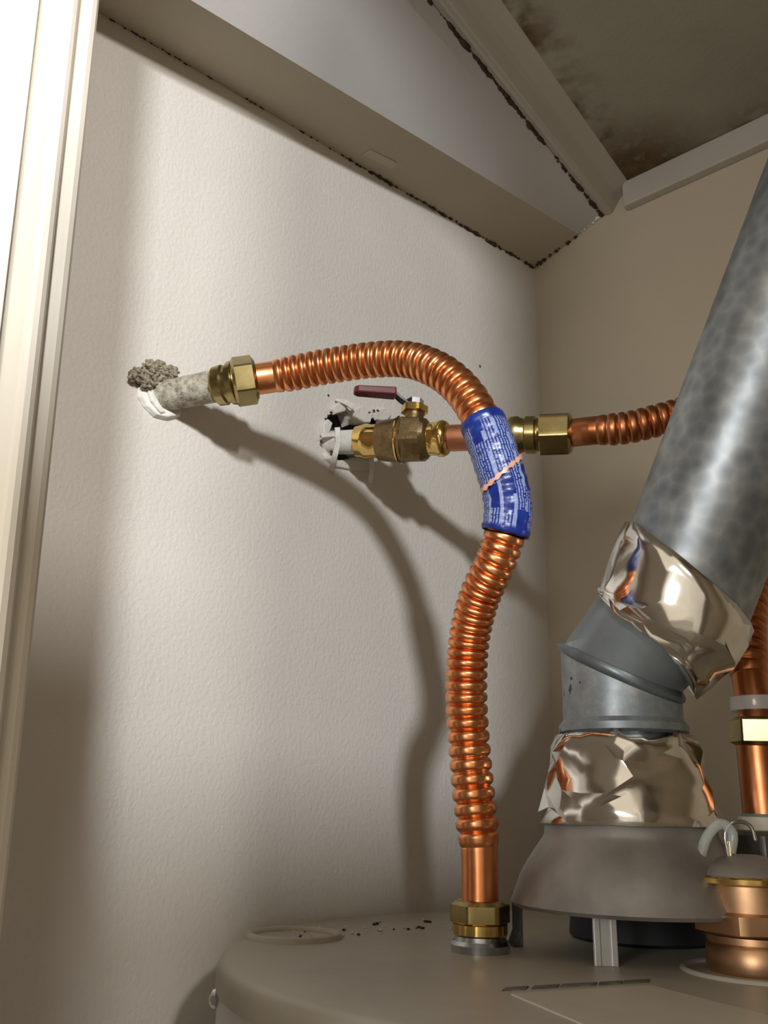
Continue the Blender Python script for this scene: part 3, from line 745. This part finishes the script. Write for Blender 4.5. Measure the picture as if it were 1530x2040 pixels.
revolve('packing_nut', S0+VU*.0225, VU, [(0, .0088), (.0007, .0100), (.0062, .0100), (.007, .0088)], 'brass_shiny', bv, 48, 25, hexes=(1, 2), rot=.5)
revolve('stem_nut', S0+VU*.0300, VU, [(0, .0055), (.0005, .0064), (.0048, .0064), (.0056, .0050)], 'chrome', bv, 48, 25, hexes=(1, 2), rot=.2)
LD = Vector((-.62, -.78, 0)).normalized()
s0 = S0+VU*.0302
lv = bar('lever', [s0+LD*-.004, s0+LD*.006, s0+LD*.012+VU*.004, s0+LD*.018+VU*.009, s0+LD*.030+VU*.010], .0095, .0018, LD.cross(ZZ), 'chrome', bv, .0003)
g0, g1 = s0+LD*.0165+VU*.0092, s0+LD*.051+VU*.0085
gp = bar('grip', [g0, g0.lerp(g1, .5), g1.lerp(g0, .1), g1], [.0120, .0115, .0110, .0085], [.0072, .0066, .0062, .0045], LD.cross(ZZ), 'grip', lv, .0012)
cp = revolve('copper_pipe', run(890), RD, [(0, .0108), (seg(890, 1030), .0108)], 'copper_dull', None, 40)
tag(cp, 'plain short copper tube between the ball valve and the brass adapter', 'pipe')
ad = empty('brass_adapter', run(1020), 'dull brass adapter behind the blue label, joining tube and connector', 'pipe fitting')
revolve('press_end', run(1008), RD, [(0, .0115), (.0008, .0134), (seg(1008, 1018), .0150), (seg(1008, 1032), .0152), (seg(1008, 1040), .0134), (seg(1008, 1050), .0132)], 'brass', ad, 56, 50)
revolve('threaded_end', run(1046), RD, [(0, .0135), (.0008, .0148), (seg(1046, 1066), .0148), (seg(1046, 1070), .0130), (seg(1046, 1076), .0130)], 'brass', ad, 56, 30)

# ------------------------------------------------------------------ bronze relief valve at the right edge
rv0 = onz(1512, 1945, ZT)+Vector((-.006, .013, 0)); rv0 = Vector((rv0.x, rv0.y, ZT)); 
rv = empty('relief_valve', rv0, 'squat bronze relief valve with a grey domed cap, at the right edge', 'valve')
Dv = hypot(rv0.x-CAM.x, rv0.y-CAM.y)
def vz(y): return at(1512, y, Dv-.02).z-ZT
print('valve', rv0, Dv, pj(rv0), [round(vz(y), 4) for y in (1940, 1880, 1870, 1850, 1810, 1765, 1745, 1710)])
H = vz(1750); r_ = .0245
revolve('base', rv0, ZZ, [(0, .0235), (.002, .0245), (H*.26, .0240), (H*.30, .0225)], 'bronze_valve', rv, 56, 50)
revolve('band', rv0+ZZ*H*.29, ZZ, [(0, .0222), (.001, .0235), (H*.09, .0235), (H*.10, .0222)], 'bronze_valve', rv, 56, 50)
revolve('hex_body', rv0+ZZ*H*.39, ZZ, [(0, .0230), (.0015, .0262), (H*.22, .0262), (H*.25, .0235)], 'bronze_valve', rv, 72, 25, hexes=(1, 2), rot=.35)
revolve('barrel', rv0+ZZ*H*.62, ZZ, [(0, .0238), (.004, .0240), (H*.30, .0240)], 'bronze_valve', rv, 56)
revolve('flange', rv0+ZZ*H*.91, ZZ, [(0, .0262), (.001, .0285), (.0035, .0288), (.0045, .0275)], 'brass_shiny', rv, 72, 50)
revolve('dome_cap', rv0+ZZ*(H*.91+.0045), ZZ, [(0, .0270), (.002, .0255), (.005, .0215), (.0085, .0130), (.010, .006), (.0102, .001)], 'cap', rv, 56, 50)
zc = rv0+ZZ*(H*.91+.013)
revolve('stem', zc-ZZ*.004-RT*.008, ZZ, [(0, .0018), (.012, .0018)], 'brass_shiny', rv, 16)
tp = Path([zc-RT*.009, zc-RT*.010+ZZ*.012, zc-RT*.004+ZZ*.018, zc+RT*.004+ZZ*.016, zc+RT*.006+ZZ*.008])
sweep('wire_loop', tp, 0, tp.L, lambda d: .0011, 'chrome', rv, .001, 10)
tp2 = Path([zc-RT*.024+ZZ*.0, zc-RT*.020+ZZ*.010, zc-RT*.012+ZZ*.017, zc-RT*.006+ZZ*.012, zc-RT*.008+ZZ*.002])
sweep('seal_tag', tp2, 0, tp2.L, lambda d: .0028, 'clear', rv, .001, 14)
